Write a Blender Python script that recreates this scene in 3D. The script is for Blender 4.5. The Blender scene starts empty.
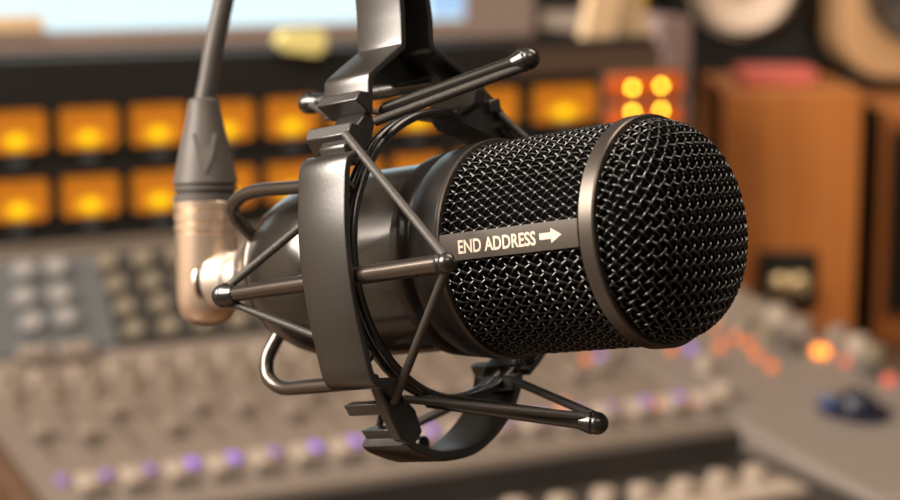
import bpy, math, random
from mathutils import Vector, Matrix
random.seed(7)
S = bpy.context.scene
C = S.collection
cos, sin, PI = math.cos, math.sin, math.pi
RAD = math.radians

# ------------------------------------------------------------------ camera
FPX = 1900.0
PITCH = RAD(10.3)
YAW = RAD(26.4)
CAMZ = 1.2
CAM = Vector((0, 0, CAMZ))
RIGHT = Vector((1, 0, 0))
UPV = Vector((0, sin(PITCH), cos(PITCH)))
BACK = Vector((0, -cos(PITCH), sin(PITCH)))


def cam2world(p):
    return CAM + RIGHT * p[0] + UPV * p[1] + BACK * p[2]


cd = bpy.data.cameras.new('camera')
cd.sensor_width = 36.0
cd.lens = FPX / 900 * 36
cd.clip_start = 0.02
cd.clip_end = 50
cam = bpy.data.objects.new('camera', cd)
C.objects.link(cam)
cam.location = CAM
cam.rotation_euler = (PI / 2 - PITCH, 0, 0)
S.camera = cam
cd.dof.use_dof = True
cd.dof.focus_distance = 0.512
cd.dof.aperture_fstop = 9.6

# ------------------------------------------------------------------ materials


def mat(name, col, rough=0.5, metal=0.0, spec=0.5, noise=None, emit=None, es=0.0, coat=0.0, bump=0.0, nscale=60.0):
    m = bpy.data.materials.new(name)
    m.use_nodes = True
    nt = m.node_tree
    b = nt.nodes['Principled BSDF']
    b.inputs['Base Color'].default_value = (*col, 1)
    b.inputs['Roughness'].default_value = rough
    b.inputs['Metallic'].default_value = metal
    b.inputs['Specular IOR Level'].default_value = spec
    b.inputs['Coat Weight'].default_value = coat
    if emit:
        b.inputs['Emission Color'].default_value = (*emit, 1)
        b.inputs['Emission Strength'].default_value = es
    tc = nt.nodes.new('ShaderNodeTexCoord')
    n = nt.nodes.new('ShaderNodeTexNoise')
    n.inputs['Scale'].default_value = nscale
    n.inputs['Detail'].default_value = 4
    nt.links.new(tc.outputs['Object'], n.inputs['Vector'])
    if noise:
        r = nt.nodes.new('ShaderNodeMix')
        r.data_type = 'RGBA'
        r.inputs['A'].default_value = (*[c * (1 - noise) for c in col], 1)
        r.inputs['B'].default_value = (*[min(1, c * (1 + noise)) for c in col], 1)
        nt.links.new(n.outputs['Fac'], r.inputs['Factor'])
        nt.links.new(r.outputs['Result'], b.inputs['Base Color'])
    if bump:
        bp = nt.nodes.new('ShaderNodeBump')
        bp.inputs['Strength'].default_value = bump
        bp.inputs['Distance'].default_value = 0.0004
        nt.links.new(n.outputs['Fac'], bp.inputs['Height'])
        nt.links.new(bp.outputs['Normal'], b.inputs['Normal'])
    return m


def wood(name, c1, c2, scale=9.0):
    m = mat(name, c1, 0.42)
    nt = m.node_tree
    b = nt.nodes['Principled BSDF']
    tc = nt.nodes.new('ShaderNodeTexCoord')
    mp = nt.nodes.new('ShaderNodeMapping')
    mp.inputs['Scale'].default_value = (scale * 4, scale * 4, scale * 0.35)
    n = nt.nodes.new('ShaderNodeTexNoise')
    n.inputs['Scale'].default_value = 1.6
    n.inputs['Detail'].default_value = 5
    rp = nt.nodes.new('ShaderNodeValToRGB')
    rp.color_ramp.elements[0].color = (*c1, 1)
    rp.color_ramp.elements[0].position = 0.3
    rp.color_ramp.elements[1].color = (*c2, 1)
    rp.color_ramp.elements[1].position = 0.7
    nt.links.new(tc.outputs['Object'], mp.inputs['Vector'])
    nt.links.new(mp.outputs['Vector'], n.inputs['Vector'])
    nt.links.new(n.outputs['Fac'], rp.inputs['Fac'])
    nt.links.new(rp.outputs['Color'], b.inputs['Base Color'])
    return m


def backlit(name, edge, hot, s_edge, s_hot):
    """Meter face lit by one bulb low in its middle."""
    m = bpy.data.materials.new(name)
    m.use_nodes = True
    nt = m.node_tree
    b = nt.nodes['Principled BSDF']
    b.inputs['Base Color'].default_value = (0.2, 0.07, 0.01, 1)
    b.inputs['Roughness'].default_value = 0.3
    tc = nt.nodes.new('ShaderNodeTexCoord')
    mp = nt.nodes.new('ShaderNodeMapping')
    mp.inputs['Location'].default_value = (-0.5 * 1.9, 0, -0.26 * 2.1)
    mp.inputs['Scale'].default_value = (1.9, 0, 2.1)
    ln = nt.nodes.new('ShaderNodeVectorMath')
    ln.operation = 'LENGTH'
    rp = nt.nodes.new('ShaderNodeValToRGB')
    cr = rp.color_ramp
    cr.elements[0].position = 0.0
    cr.elements[0].color = (*[c * s_hot for c in hot], 1)
    cr.elements[1].position = 1.0
    cr.elements[1].color = (*[c * s_edge for c in edge], 1)
    e = cr.elements.new(0.18)
    e.color = (*[c * s_hot * 0.9 for c in hot], 1)
    e = cr.elements.new(0.52)
    e.color = (*[c * s_edge * 1.2 for c in edge], 1)
    nt.links.new(tc.outputs['Generated'], mp.inputs['Vector'])
    nt.links.new(mp.outputs['Vector'], ln.inputs[0])
    nt.links.new(ln.outputs['Value'], rp.inputs['Fac'])
    nt.links.new(rp.outputs['Color'], b.inputs['Emission Color'])
    b.inputs['Emission Strength'].default_value = 1.0
    return m


M = {}
M['plastic'] = mat('satin dark plastic', (0.016, 0.0135, 0.011), 0.34, 0.0, 1.0, bump=0.06, nscale=900)
M['post'] = mat('smooth dark rod', (0.012, 0.0105, 0.009), 0.25, 0.0, 0.9)
M['rod'] = mat('gunmetal rod', (0.13, 0.112, 0.098), 0.24, 0.85, 0.6)
M['rubber'] = mat('woven rubber cord', (0.034, 0.029, 0.024), 0.48, 0, 0.6, noise=0.35, bump=0.5, nscale=2500)
M['body'] = mat('black lacquered mic body', (0.034, 0.030, 0.025), 0.2, 0.35, 0.9)
M['collar'] = mat('dark satin collar', (0.014, 0.012, 0.011), 0.3, 0.0, 0.7)
M['band'] = mat('satin gunmetal band', (0.095, 0.082, 0.07), 0.33, 0.75, 0.5)
M['wire'] = mat('black painted wire', (0.003, 0.0028, 0.0026), 0.2, 0.0, 0.75)
M['foam'] = mat('black acoustic foam', (0.003, 0.003, 0.003), 0.95, 0, 0.05)
M['print'] = mat('pale lettering', (0.62, 0.52, 0.42), 0.6)
M['gold'] = mat('champagne metal shell', (0.86, 0.67, 0.51), 0.28, 0.85, 0.5)
M['silver'] = mat('bright metal', (0.75, 0.68, 0.61), 0.38, 0.9, 0.5)
M['boot'] = mat('grey rubber boot', (0.085, 0.074, 0.066), 0.5, 0, 0.4, noise=0.1, nscale=300)
M['cable'] = mat('grey cable sheath', (0.075, 0.066, 0.060), 0.45, 0, 0.45)
M['knurl'] = mat('knurled metal', (0.3, 0.28, 0.26), 0.3, 0.8, 0.5)
M['beige'] = mat('warm grey console paint', (0.155, 0.123, 0.100), 0.5, 0, 0.4, noise=0.14, nscale=45)
M['beige2'] = mat('pale console paint', (0.185, 0.146, 0.116), 0.5, 0, 0.4, noise=0.05)
M['greyblock'] = mat('grey console paint', (0.165, 0.139, 0.120), 0.5, 0, 0.4, noise=0.05)
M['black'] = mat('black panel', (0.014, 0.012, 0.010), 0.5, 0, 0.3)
M['darkpad'] = mat('dark brown pad', (0.034, 0.028, 0.024), 0.55, 0, 0.35, noise=0.3, nscale=25)
M['cream'] = mat('cream plastic', (0.31, 0.25, 0.20), 0.4, 0, 0.5)
M['olive'] = mat('olive beige plastic', (0.17, 0.14, 0.095), 0.45, 0, 0.5)
M['bluegrey'] = mat('blue grey panel', (0.065, 0.07, 0.075), 0.5, 0, 0.4)
M['paleblue'] = mat('pale grey plastic', (0.22, 0.21, 0.205), 0.35, 0, 0.5)
M['slot'] = mat('dark slot and key shadow', (0.06, 0.05, 0.04), 0.7)
M['bezel'] = mat('pinkish grey bezel', (0.26, 0.195, 0.165), 0.45, 0, 0.4)
M['screen'] = mat('lit screen', (0.05, 0.05, 0.05), 0.3, 0, 0.4, emit=(0.72, 0.94, 1.0), es=1.05)
M['screenside'] = mat('lit screen side', (0.05, 0.05, 0.05), 0.3, 0, 0.4, emit=(0.42, 0.68, 1.0), es=0.85)
M['vu'] = backlit('backlit meter face', (1.0, 0.29, 0.008), (1.0, 0.57, 0.0), 0.36, 1.4)
M['redpanel'] = mat('red backlit panel', (0.4, 0.08, 0.01), 0.35, 0, 0.5, emit=(1.0, 0.13, 0.008), es=0.26)
M['led'] = mat('yellow lamp', (0.8, 0.6, 0.1), 0.3, 0, 0.5, emit=(1.0, 0.62, 0.035), es=13)
M['purple'] = mat('violet lamp', (0.15, 0.08, 0.3), 0.3, 0, 0.5, emit=(0.38, 0.20, 0.9), es=0.7)
M['violetdim'] = mat('dim violet lamp', (0.17, 0.1, 0.25), 0.3, 0, 0.5, emit=(0.40, 0.22, 0.65), es=0.32)
M['orange'] = mat('orange lamp', (0.3, 0.08, 0.02), 0.3, 0, 0.5, emit=(1.0, 0.20, 0.03), es=0.7)
M['orangehot'] = mat('bright orange lamp', (0.8, 0.3, 0.08), 0.3, 0, 0.5, emit=(1.0, 0.22, 0.0), es=2.3)
M['red'] = mat('red lamp', (0.3, 0.05, 0.03), 0.3, 0, 0.5, emit=(1.0, 0.14, 0.08), es=0.6)
M['navy'] = mat('navy plastic', (0.006, 0.008, 0.02), 0.35, 0, 0.6)
M['bluegloss'] = mat('blue key', (0.05, 0.09, 0.2), 0.3, 0, 0.6)
M['wood'] = wood('orange brown veneer', (0.33, 0.108, 0.022), (0.40, 0.138, 0.028))
M['wood2'] = wood('light brown veneer', (0.42, 0.19, 0.08), (0.50, 0.24, 0.10))
M['darkwood'] = wood('dark wood', (0.07, 0.035, 0.018), (0.10, 0.05, 0.025))
M['brass'] = mat('brass terminal', (0.85, 0.66, 0.36), 0.25, 0.75, 0.5)
M['pink'] = mat('coral red cloth cover', (0.55, 0.13, 0.10), 0.55, 0, 0.3, noise=0.1)
M['paper'] = mat('page edges', (0.5, 0.42, 0.34), 0.7)
M['cone'] = mat('pale paper cone', (0.60, 0.48, 0.38), 0.6, 0, 0.3, noise=0.05)
M['tan'] = mat('tan cabinet', (0.44, 0.26, 0.125), 0.5, 0, 0.4, noise=0.06)
M['greycone'] = mat('grey cone', (0.075, 0.065, 0.055), 0.55, 0, 0.4)
M['mauve'] = mat('mauve grey metal', (0.34, 0.235, 0.215), 0.45, 0, 0.4)
M['shelfgrey'] = mat('grey shelf paint', (0.25, 0.20, 0.165), 0.5, 0, 0.4)
M['tancard'] = mat('tan card', (0.70, 0.49, 0.29), 0.6, noise=0.06)
M['yellow'] = mat('mustard card', (0.72, 0.47, 0.07), 0.55)
M['note'] = mat('pale yellow paper', (0.80, 0.70, 0.26), 0.6)
M['brown'] = mat('brown reflection tint', (0.085, 0.052, 0.034), 0.4)
M['wall'] = mat('dark wall paint', (0.03, 0.024, 0.019), 0.8, noise=0.2, nscale=6)
M['floor'] = wood('dark floor boards', (0.10, 0.06, 0.035), (0.14, 0.085, 0.05), 3)
M['ceil'] = mat('ceiling paint', (0.5, 0.45, 0.4), 0.9, noise=0.03, nscale=8)
M['desk'] = wood('brown desk top', (0.085, 0.050, 0.030), (0.12, 0.07, 0.042), 5)
M['lamp'] = mat('lit lamp panel', (0.8, 0.8, 0.8), 0.5, emit=(1.0, 0.90, 0.78), es=6)

# ------------------------------------------------------------------ mesh helpers


class MB:
    def __init__(self):
        self.v = []
        self.f = []

    def add(self, v, f):
        o = len(self.v)
        self.v += [Vector(p) for p in v]
        self.f += [[i + o for i in q] for q in f]
        return self

    def build(self, name, m, parent=None, smooth=True, angle=35, bevel=0.0, segs=2):
        me = bpy.data.meshes.new(name)
        o = bpy.data.objects.new(name, me)
        C.objects.link(o)
        vs = self.v
        if parent is not None:
            o.parent = parent
            inv = parent.matrix_world.inverted()
            if parent.parent is not None:
                pass
            o.matrix_parent_inverse = Matrix.Identity(4)
            base = WORLD_LOC.get(parent.name, Vector((0, 0, 0)))
            loc = sum(vs, Vector((0, 0, 0))) / max(1, len(vs))
            o.location = loc - base
            WORLD_LOC[o.name] = loc
        else:
            xs = [p.x for p in vs]; ys = [p.y for p in vs]; zs = [p.z for p in vs]
            loc = Vector(((min(xs) + max(xs)) / 2, (min(ys) + max(ys)) / 2, min(zs)))
            o.location = loc
            WORLD_LOC[o.name] = loc
        me.from_pydata([tuple(p - loc) for p in vs], [], self.f)
        me.validate()
        import bmesh
        bm = bmesh.new()
        bm.from_mesh(me)
        bmesh.ops.recalc_face_normals(bm, faces=bm.faces)
        bm.to_mesh(me)
        bm.free()
        me.materials.append(m)
        if bevel:
            b = o.modifiers.new('bevel', 'BEVEL')
            b.width = bevel
            b.segments = segs
            b.limit_method = 'ANGLE'
            b.angle_limit = RAD(40)
        if smooth:
            me.polygons.foreach_set('use_smooth', [True] * len(me.polygons))
            try:
                me.set_sharp_from_angle(angle=RAD(angle))
            except Exception:
                pass
        return o


WORLD_LOC = {}


def tag(o, label=None, cat=None, group=None, kind=None):
    if label: o['label'] = label
    if cat: o['category'] = cat
    if group: o['group'] = group
    if kind: o['kind'] = kind
    return o


def thing(name, loc, label, cat, group=None):
    o = bpy.data.objects.new(name, None)
    o.empty_display_size = 0.02
    C.objects.link(o)
    o.location = loc
    WORLD_LOC[o.name] = Vector(loc)
    return tag(o, label, cat, group)


def tube(mb, pts, r, sides=12, closed=False, caps=True):
    pts = [Vector(p) for p in pts]
    n = len(pts)
    if not hasattr(r, '__len__'):
        r = [r] * n
    tang = []
    for i in range(n):
        if closed:
            t = pts[(i + 1) % n] - pts[i - 1]
        else:
            t = pts[min(i + 1, n - 1)] - pts[max(i - 1, 0)]
        tang.append(t.normalized())
    ref = Vector((0, 0, 1)) if abs(tang[0].z) < 0.9 else Vector((1, 0, 0))
    u = (ref - tang[0] * ref.dot(tang[0])).normalized()
    vs, fs = [], []
    for i in range(n):
        u = (u - tang[i] * u.dot(tang[i])).normalized()
        w = tang[i].cross(u)
        for k in range(sides):
            a = 2 * PI * k / sides
            vs.append(pts[i] + u * (r[i] * cos(a)) + w * (r[i] * sin(a)))
    m = n if closed else n - 1
    for i in range(m):
        j = (i + 1) % n
        for k in range(sides):
            k2 = (k + 1) % sides
            fs.append([i * sides + k, i * sides + k2, j * sides + k2, j * sides + k])
    if not closed and caps:
        fs.append(list(range(sides))[::-1])
        fs.append([(n - 1) * sides + k for k in range(sides)])
    mb.add(vs, fs)
    return mb


def smooth_path(pts, n=8):
    """Catmull-Rom through pts."""
    pts = [Vector(p) for p in pts]
    P = [pts[0] * 2 - pts[1]] + pts + [pts[-1] * 2 - pts[-2]]
    out = []
    for i in range(1, len(P) - 2):
        for k in range(n):
            t = k / n
            a, b, c, d = P[i - 1], P[i], P[i + 1], P[i + 2]
            out.append(0.5 * ((2 * b) + (c - a) * t + (2 * a - 5 * b + 4 * c - d) * t * t + (3 * b - a - 3 * c + d) * t ** 3))
    out.append(pts[-1])
    return out


def lathe(mb, prof, fn, segs=96, close_a=True, close_b=True):
    """prof: list of (along, radius); fn(along, radius, angle) -> world point."""
    vs, fs = [], []
    for a, r in prof:
        for k in range(segs):
            vs.append(fn(a, r, 2 * PI * k / segs))
    for i in range(len(prof) - 1):
        for k in range(segs):
            k2 = (k + 1) % segs
            fs.append([i * segs + k, i * segs + k2, (i + 1) * segs + k2, (i + 1) * segs + k])
    if close_a: fs.append(list(range(segs))[::-1])
    if close_b: fs.append([(len(prof) - 1) * segs + k for k in range(segs)])
    mb.add(vs, fs)
    return mb


def hexa(mb, p):
    """8 corners: bottom 0-3 in a loop, top 4-7 above them."""
    mb.add(p, [[3, 2, 1, 0], [4, 5, 6, 7], [0, 1, 5, 4], [1, 2, 6, 5], [2, 3, 7, 6], [3, 0, 4, 7]])
    return mb


def ball(mb, c, r, axis=None, stretch=1.0, n=16):
    c = Vector(c)
    ax = (axis or Vector((0, 0, 1))).normalized()
    u = ax.orthogonal().normalized()
    w = ax.cross(u)
    prof = [(-cos(PI * i / n) * r * stretch, max(1e-6, sin(PI * i / n) * r)) for i in range(n + 1)]
    return lathe(mb, prof, lambda a, rr, t: c + ax * a + u * rr * cos(t) + w * rr * sin(t), 24)


# ------------------------------------------------------------------ microphone space
U = 0.000266
TH, SG = RAD(40.5), RAD(6.8)
Dv = Vector((cos(TH) * cos(SG), cos(TH) * sin(SG), sin(TH)))
Qv = Vector((-sin(SG), cos(SG), 0))
Nv = Vector((-sin(TH) * cos(SG), -sin(TH) * sin(SG), cos(TH)))
OR = Vector((655 - 450, 250 - 231.5, -1900.0))


def L(a, n, q):
    return cam2world((OR + Dv * a + Nv * n + Qv * q) * U)


def inv(x, y, a=None, n=None, q=None):
    r = Vector((x - 450, 250 - y, -1900.0))
    if a is not None: t = (a + OR.dot(Dv)) / r.dot(Dv)
    elif n is not None: t = (n + OR.dot(Nv)) / r.dot(Nv)
    else: t = (q + OR.dot(Qv)) / r.dot(Qv)
    p = r * t - OR
    return (p.dot(Dv), p.dot(Nv), p.dot(Qv))


def cyl(a, r, t):
    return L(a, r * cos(t), r * sin(t))


AX = (L(100, 0, 0) - L(0, 0, 0)).normalized()
NW = (L(0, 100, 0) - L(0, 0, 0)).normalized()
QW = (L(0, 0, 100) - L(0, 0, 0)).normalized()


def rot_rect_sweep(mb, path, a0, a1, th, bev=2.0, closed=False):
    """A strip: path in (n,q), axial range a0..a1, thickness th (outward/inward), rounded edges."""
    n = len(path)
    vs, fs = [], []
    sec = []
    h = th / 2
    for (aa, oo) in ((a0 + bev, -h), (a1 - bev, -h), (a1 - bev * 0.3, -h + bev * 0.3), (a1, -h + bev), (a1, h - bev), (a1 - bev * 0.3, h - bev * 0.3), (a1 - bev, h),
                     (a0 + bev, h), (a0 + bev * 0.3, h - bev * 0.3), (a0, h - bev), (a0, -h + bev), (a0 + bev * 0.3, -h + bev * 0.3)):
        sec.append((aa, oo))
    k = len(sec)
    for i in range(n):
        p0 = Vector(path[max(i - 1, 0)]); p1 = Vector(path[min(i + 1, n - 1)])
        t = (p1 - p0).normalized()
        nr = Vector((t.y, -t.x))
        for (aa, oo) in sec:
            vs.append(L(aa, path[i][0] + nr.x * oo, path[i][1] + nr.y * oo))
    for i in range(n - 1):
        for j in range(k):
            j2 = (j + 1) % k
            fs.append([i * k + j, i * k + j2, (i + 1) * k + j2, (i + 1) * k + j])
    fs.append(list(range(k))[::-1])
    fs.append([(n - 1) * k + j for j in range(k)])
    mb.add(vs, fs)


def sp2(pts, n=8):
    return [(p.x, p.y) for p in smooth_path([Vector((a, b, 0)) for a, b in pts], n)]


def lbox(mb, a0, a1, n0, n1, q0, q1):
    hexa(mb, [L(a0, n0, q0), L(a1, n0, q0), L(a1, n1, q0), L(a0, n1, q0), L(a0, n0, q1), L(a1, n0, q1), L(a1, n1, q1), L(a0, n1, q1)])


# ------------------------------------------------------------------ the microphone
mic = thing('microphone', L(-280, 0, -110),
            'black end-address broadcast microphone with woven wire grille held in the shock mount', 'microphone')

RG = 111.0
# main body with a rounded, tapering tail
b = MB()
lathe(b, [(-250, 60), (-250, 100), (-252, 103), (-330, 104), (-395, 104), (-399, 102.5), (-403, 104), (-425, 104), (-455, 101), (-482, 94), (-506, 84), (-509, 81), (-512, 82),
          (-530, 72), (-546, 61), (-550, 57), (-552, 40)], cyl, 128)
b.build('body', M['body'], mic, angle=28)
# knurled locking ring at the tail
b = MB()
vs, fs = [], []
seg = 144
for a, rr in ((-549, 44), (-551, 52), (-566, 50), (-568, 34)):
    for k in range(seg):
        r2 = rr + (1.6 if (k % 2 and rr > 45) else 0)
        vs.append(cyl(a, r2, 2 * PI * k / seg))
for i in range(3):
    for k in range(seg):
        fs.append([i * seg + k, i * seg + (k + 1) % seg, (i + 1) * seg + (k + 1) % seg, (i + 1) * seg + k])
fs.append([3 * seg + k for k in range(seg)])
b.add(vs, fs)
tag(b.build('locking_ring', M['knurl'], mic, angle=20), 'ribbed grey metal locking ring')
# collar
b = MB()
lathe(b, [(-262, 98), (-264, 106), (-260, 110), (-236, 113), (-232, 111.5), (-228, 114), (-203, 117), (-192, 117.5), (-189, 116), (-188, 110)], cyl, 128)
b.build('collar', M['collar'], mic, angle=28)
# thin pale rim where mesh meets collar
b = MB()
lathe(b, [(-189, 110), (-189.5, 117.6), (-187.5, 118.2), (-185.5, 117.2), (-185, 110)], cyl, 128, False, False)
tag(b.build('rim', M['band'], mic), 'thin bright rim')
# foam core
b = MB()
prof = [(-188, 50), (-188, 104), (8, 104)]
lathe(b, prof + [(25, 99), (42, 88), (52, 76), (58, 60), (62, 35), (63, 0.1)], cyl, 96)
b.build('foam_core', M['foam'], mic)
# ring band round the grille
b = MB()
lathe(b, [(-8.5, 108), (-8.5, 116), (-7, 117.5), (8, 117.5), (9.5, 116), (9.5, 108)], cyl, 160, False, False)
tag(b.build('grille_band', M['band'], mic, angle=25), 'satin grey metal band round the grille')

# woven mesh on the cylinder
WR, AMP = 1.6, 2.1
mesh = MB()
Ps = 15.0
nt_ = 66
Pt = 2 * PI * RG / nt_
A0, A1 = -187.0, -7.0


def wire(mb, pts, r, sides=6):
    tube(mb, pts, r, sides, caps=False)


for dirn in (1, -1):
    for k in range(nt_):
        t0 = k * Pt
        pts = []
        ncross = int((A1 - A0) / (Ps / 2)) + 1
        sub = 4
        for i in range(ncross * sub + 1):
            x = i / sub                      # crossings passed
            s_ = A0 + x * Ps / 2
            if s_ > A1: break
            t = t0 + dirn * x * Pt / 2
            h = AMP * cos(PI * x) * dirn
            pts.append(cyl(s_, RG + h, t / RG))
        wire(mesh, pts, WR * U)
# woven mesh pressed into a dome
dprof = [(8, 109.5), (19, 108.5), (32, 104), (43, 96), (51, 86), (56.5, 75), (60, 62), (62.5, 47), (64.5, 28), (65.5, 0.0)]
dp = smooth_path([Vector((r, a, 0)) for a, r in dprof[::-1]], 10)   # from the tip outwards
arc = [0.0]
for i in range(1, len(dp)):
    arc.append(arc[-1] + (dp[i] - dp[i - 1]).length)
AL = arc[-1]


def dome(x, y, h):
    rho = math.hypot(x, y)
    if rho > AL: return None
    i = 0
    lo, hi = 0, len(arc) - 1
    while hi - lo > 1:
        m_ = (lo + hi) // 2
        if arc[m_] <= rho: lo = m_
        else: hi = m_
    f = (rho - arc[lo]) / max(1e-9, arc[hi] - arc[lo])
    p = dp[lo].lerp(dp[hi], f)
    tg = (dp[hi] - dp[lo]).normalized()
    nr, na = -tg.y, tg.x
    r, a = p.x + nr * h, p.y + na * h
    if rho < 1e-6: return L(a, 0, 0)
    return L(a, r * x / rho, r * y / rho)


Pd = 13.4
nd = int(AL / Pd) + 2
for dirn in (1, -1):
    for k in range(-2 * nd, 2 * nd + 1):
        pts = []
        lim = int(2 * AL / (Pd / 2)) + 2
        sub = 4
        for i in range(-lim * sub, lim * sub + 1):
            x = i / sub
            px = x * Pd / 2
            py = k * Pd + dirn * x * Pd / 2
            # crossing parity: sites are columns of px
            p = dome(px, py, AMP * cos(PI * x) * dirn)
            if p is None:
                if len(pts) > 3: wire(mesh, pts, WR * U)
                pts = []
            else:
                pts.append(p)
        if len(pts) > 3: wire(mesh, pts, WR * U)
tag(mesh.build('grille_mesh', M['wire'], mic, angle=80), 'black woven wire mesh')

# printed plate along the near side
b = MB()
prof = []
ns, na = 10, 2
Q0, Q1 = -5.5, 22.0
RP = 116.0
vs, fs = [], []
for lay in (RP, RP - 6):
    for i in range(ns + 1):
        q = Q0 + (Q1 - Q0) * i / ns
        t = math.asin(q / RP)
        for a in (-187, -10):
            vs.append(cyl(a, lay, t))
for lay in (0, 1):
    o = lay * (ns + 1) * 2
    for i in range(ns):
        fs.append([o + 2 * i, o + 2 * i + 1, o + 2 * i + 3, o + 2 * i + 2])
o = (ns + 1) * 2
fs += [[0, 1, o + 1, o], [2 * ns, 2 * ns + 1, o + 2 * ns + 1, o + 2 * ns]]
fs += [[2 * i, 2 * i + 2, o + 2 * i + 2, o + 2 * i] for i in range(ns)] + [[2 * i + 1, 2 * i + 3, o + 2 * i + 3, o + 2 * i + 1] for i in range(ns)]
b.add(vs, fs)
plate = b.build('name_plate', mat('plate paint', (0.055, 0.045, 0.036), 0.42, 0.2, 0.5), mic)
tag(plate, 'dark plate along the grille printed END ADDRESS with an arrow')


def text_mesh(txt):
    cu = bpy.data.curves.new('tmp', 'FONT')
    cu.body = txt
    cu.size = 1.0
    cu.offset = 0.022
    cu.resolution_u = 4
    to = bpy.data.objects.new('tmp', cu)
    C.objects.link(to)
    dg = bpy.context.evaluated_depsgraph_get()
    dg.update()
    me = bpy.data.meshes.new_from_object(to.evaluated_get(dg))
    v = [p.co.copy() for p in me.vertices]
    f = [list(p.vertices) for p in me.polygons]
    bpy.data.objects.remove(to)
    bpy.data.curves.remove(cu)
    bpy.data.meshes.remove(me)
    return v, f


v, f = text_mesh('END ADDRESS')
x0, x1 = min(p.x for p in v), max(p.x for p in v)
y0, y1 = min(p.y for p in v), max(p.y for p in v)
TA0, TA1, TQ0, TQ1 = -160.5, -61.0, 0.6, 14.6


def onplate(a, q, r=RP + 0.35):
    return cyl(a, r, math.asin(q / RP))


b = MB()
b.add([onplate(TA0 + (p.x - x0) / (x1 - x0) * (TA1 - TA0), TQ0 + (p.y - y0) / (y1 - y0) * (TQ1 - TQ0)) for p in v], f)
# arrow
ar = [(-56, 5.2), (-42, 5.2), (-42, 1.0), (-29, 8.3), (-42, 15.6), (-42, 11.4), (-56, 11.4)]
b.add([onplate(a, q) for a, q in ar], [[0, 1, 5, 6], [1, 2, 3], [1, 3, 5], [3, 4, 5]])
tag(b.build('lettering', M['print'], plate, smooth=False), 'pale printed words END ADDRESS and arrow')

# ------------------------------------------------------------------ shock mount
sm = thing('shock_mount', L(-285, 0, -220),
           'dark grey elastic shock mount with looped frame gripping the microphone', 'microphone mount')
frame = MB()
# near lobe (the broad strip facing the camera)
near = sp2([(146, 113), (164, 113.5), (173, 111), (179, 103), (184, 82), (191, 42), (193, 0), (191, -44), (185, -86), (181, -108), (175, -118), (166, -121), (146, -121)], 8)
rot_rect_sweep(frame, near, -306, -238, 9, 3)
# far lobe
far = sp2([(-92, 140), (-112, 126), (-138, 104), (-160, 60), (-166, 0), (-160, -60), (-138, -104), (-112, -126), (-88, -140)], 8)
rot_rect_sweep(frame, far, -322, -250, 9, 2.5)
AT0, AT1 = -328, -262


def px2(pts, a):
    return [inv(x, y, a=a)[1:] for x, y in pts]


# bottom lobe
bl = sp2(px2([(409, 441), (414, 446), (424, 450.5), (436, 454.5), (449, 456), (478, 448), (502, 424), (516, 398), (521, 375), (517, 362)], AT1), 8)
rot_rect_sweep(frame, bl, AT0, AT1, 11, 3)
# top lobe: two legs that turn up into the stem
lg = sp2(px2([(371, 112), (371, 100), (371, 86), (371.2, 78), (372.5, 74.3), (376, 70.5), (386, 61.5), (397, 52), (402, 47.5), (404, 43), (403.5, 20), (402, -5), (397, -60)], AT1), 8)
rg = sp2(px2([(486, 122), (482, 110), (476, 95), (471, 82), (466, 74), (456, 65), (444, 56), (435, 49), (432, 41), (431, 20), (428, -5), (423, -60)], AT1), 8)
rot_rect_sweep(frame, lg, AT0, AT1, 8.5, 2.5)
rot_rect_sweep(frame, rg, AT0, AT1, 8.5, 2.5)
# web plate that closes the arch and the stem at the back
NN = len(lg)
i0 = 28
vs, fs = [], []
for a in (-322, -312):
    for i in range(i0, NN):
        vs.append(L(a, *lg[i])); vs.append(L(a, *rg[min(len(rg) - 1, round(i * (len(rg) - 1) / (NN - 1)))]))
m2 = (NN - i0)
for lay in (0, 1):
    o = lay * m2 * 2
    for i in range(m2 - 1):
        fs.append([o + 2 * i, o + 2 * i + 1, o + 2 * i + 3, o + 2 * i + 2])
o = m2 * 2
fs.append([0, 1, o + 1, o])
fs.append([2 * (m2 - 1), 2 * (m2 - 1) + 1, o + 2 * (m2 - 1) + 1, o + 2 * (m2 - 1)])
frame.add(vs, fs)
frame.build('frame', M['plastic'], sm, angle=35)

# swivel and boom tube above the stem
st = (L(-295, *lg[-1]) + L(-295, *rg[-1])) / 2
b = MB()
ball(b, st + Vector((0, 0, .012)), .02, Vector((0, 1, 0)))
b.build('swivel', M['post'], sm)
b = MB()
tube(b, smooth_path([st + Vector((0, 0, .02)), st + Vector((.01, .02, .15)), st + Vector((.12, .12, .5)), Vector((.3, .45, CAMZ + 1.6))], 8), .011, 16)
b.build('boom_tube', M['plastic'], sm)

# clips at the four corners of the frame, each with two tabs pointing back


def clip(K, a0=-304, a1=-266):
    b = MB()
    vs = [L(a, n, q) for a in (a0, a1) for n, q in K]
    k = len(K)
    b.add(vs, [list(range(k)), [k + i for i in range(k)]] + [[i, (i + 1) % k, k + (i + 1) % k, k + i] for i in range(k)])
    return b.build('clip', M['plastic'], sm, bevel=0.0006)


def tab(parent, corners, a0, a1=-262, taper=0.0):
    """corners: the four corners of the tab's front end as seen in the photograph."""
    P = px2(corners, a1)
    cx = sum(p[0] for p in P) / 4; cy = sum(p[1] for p in P) / 4
    b = MB()
    hexa(b, [L(a1, *p) for p in P] + [L(a0, p[0] + (cx - p[0]) * taper, p[1] + (cy - p[1]) * taper) for p in P])
    b.build('tab', M['plastic'], parent, bevel=0.0004)


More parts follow.
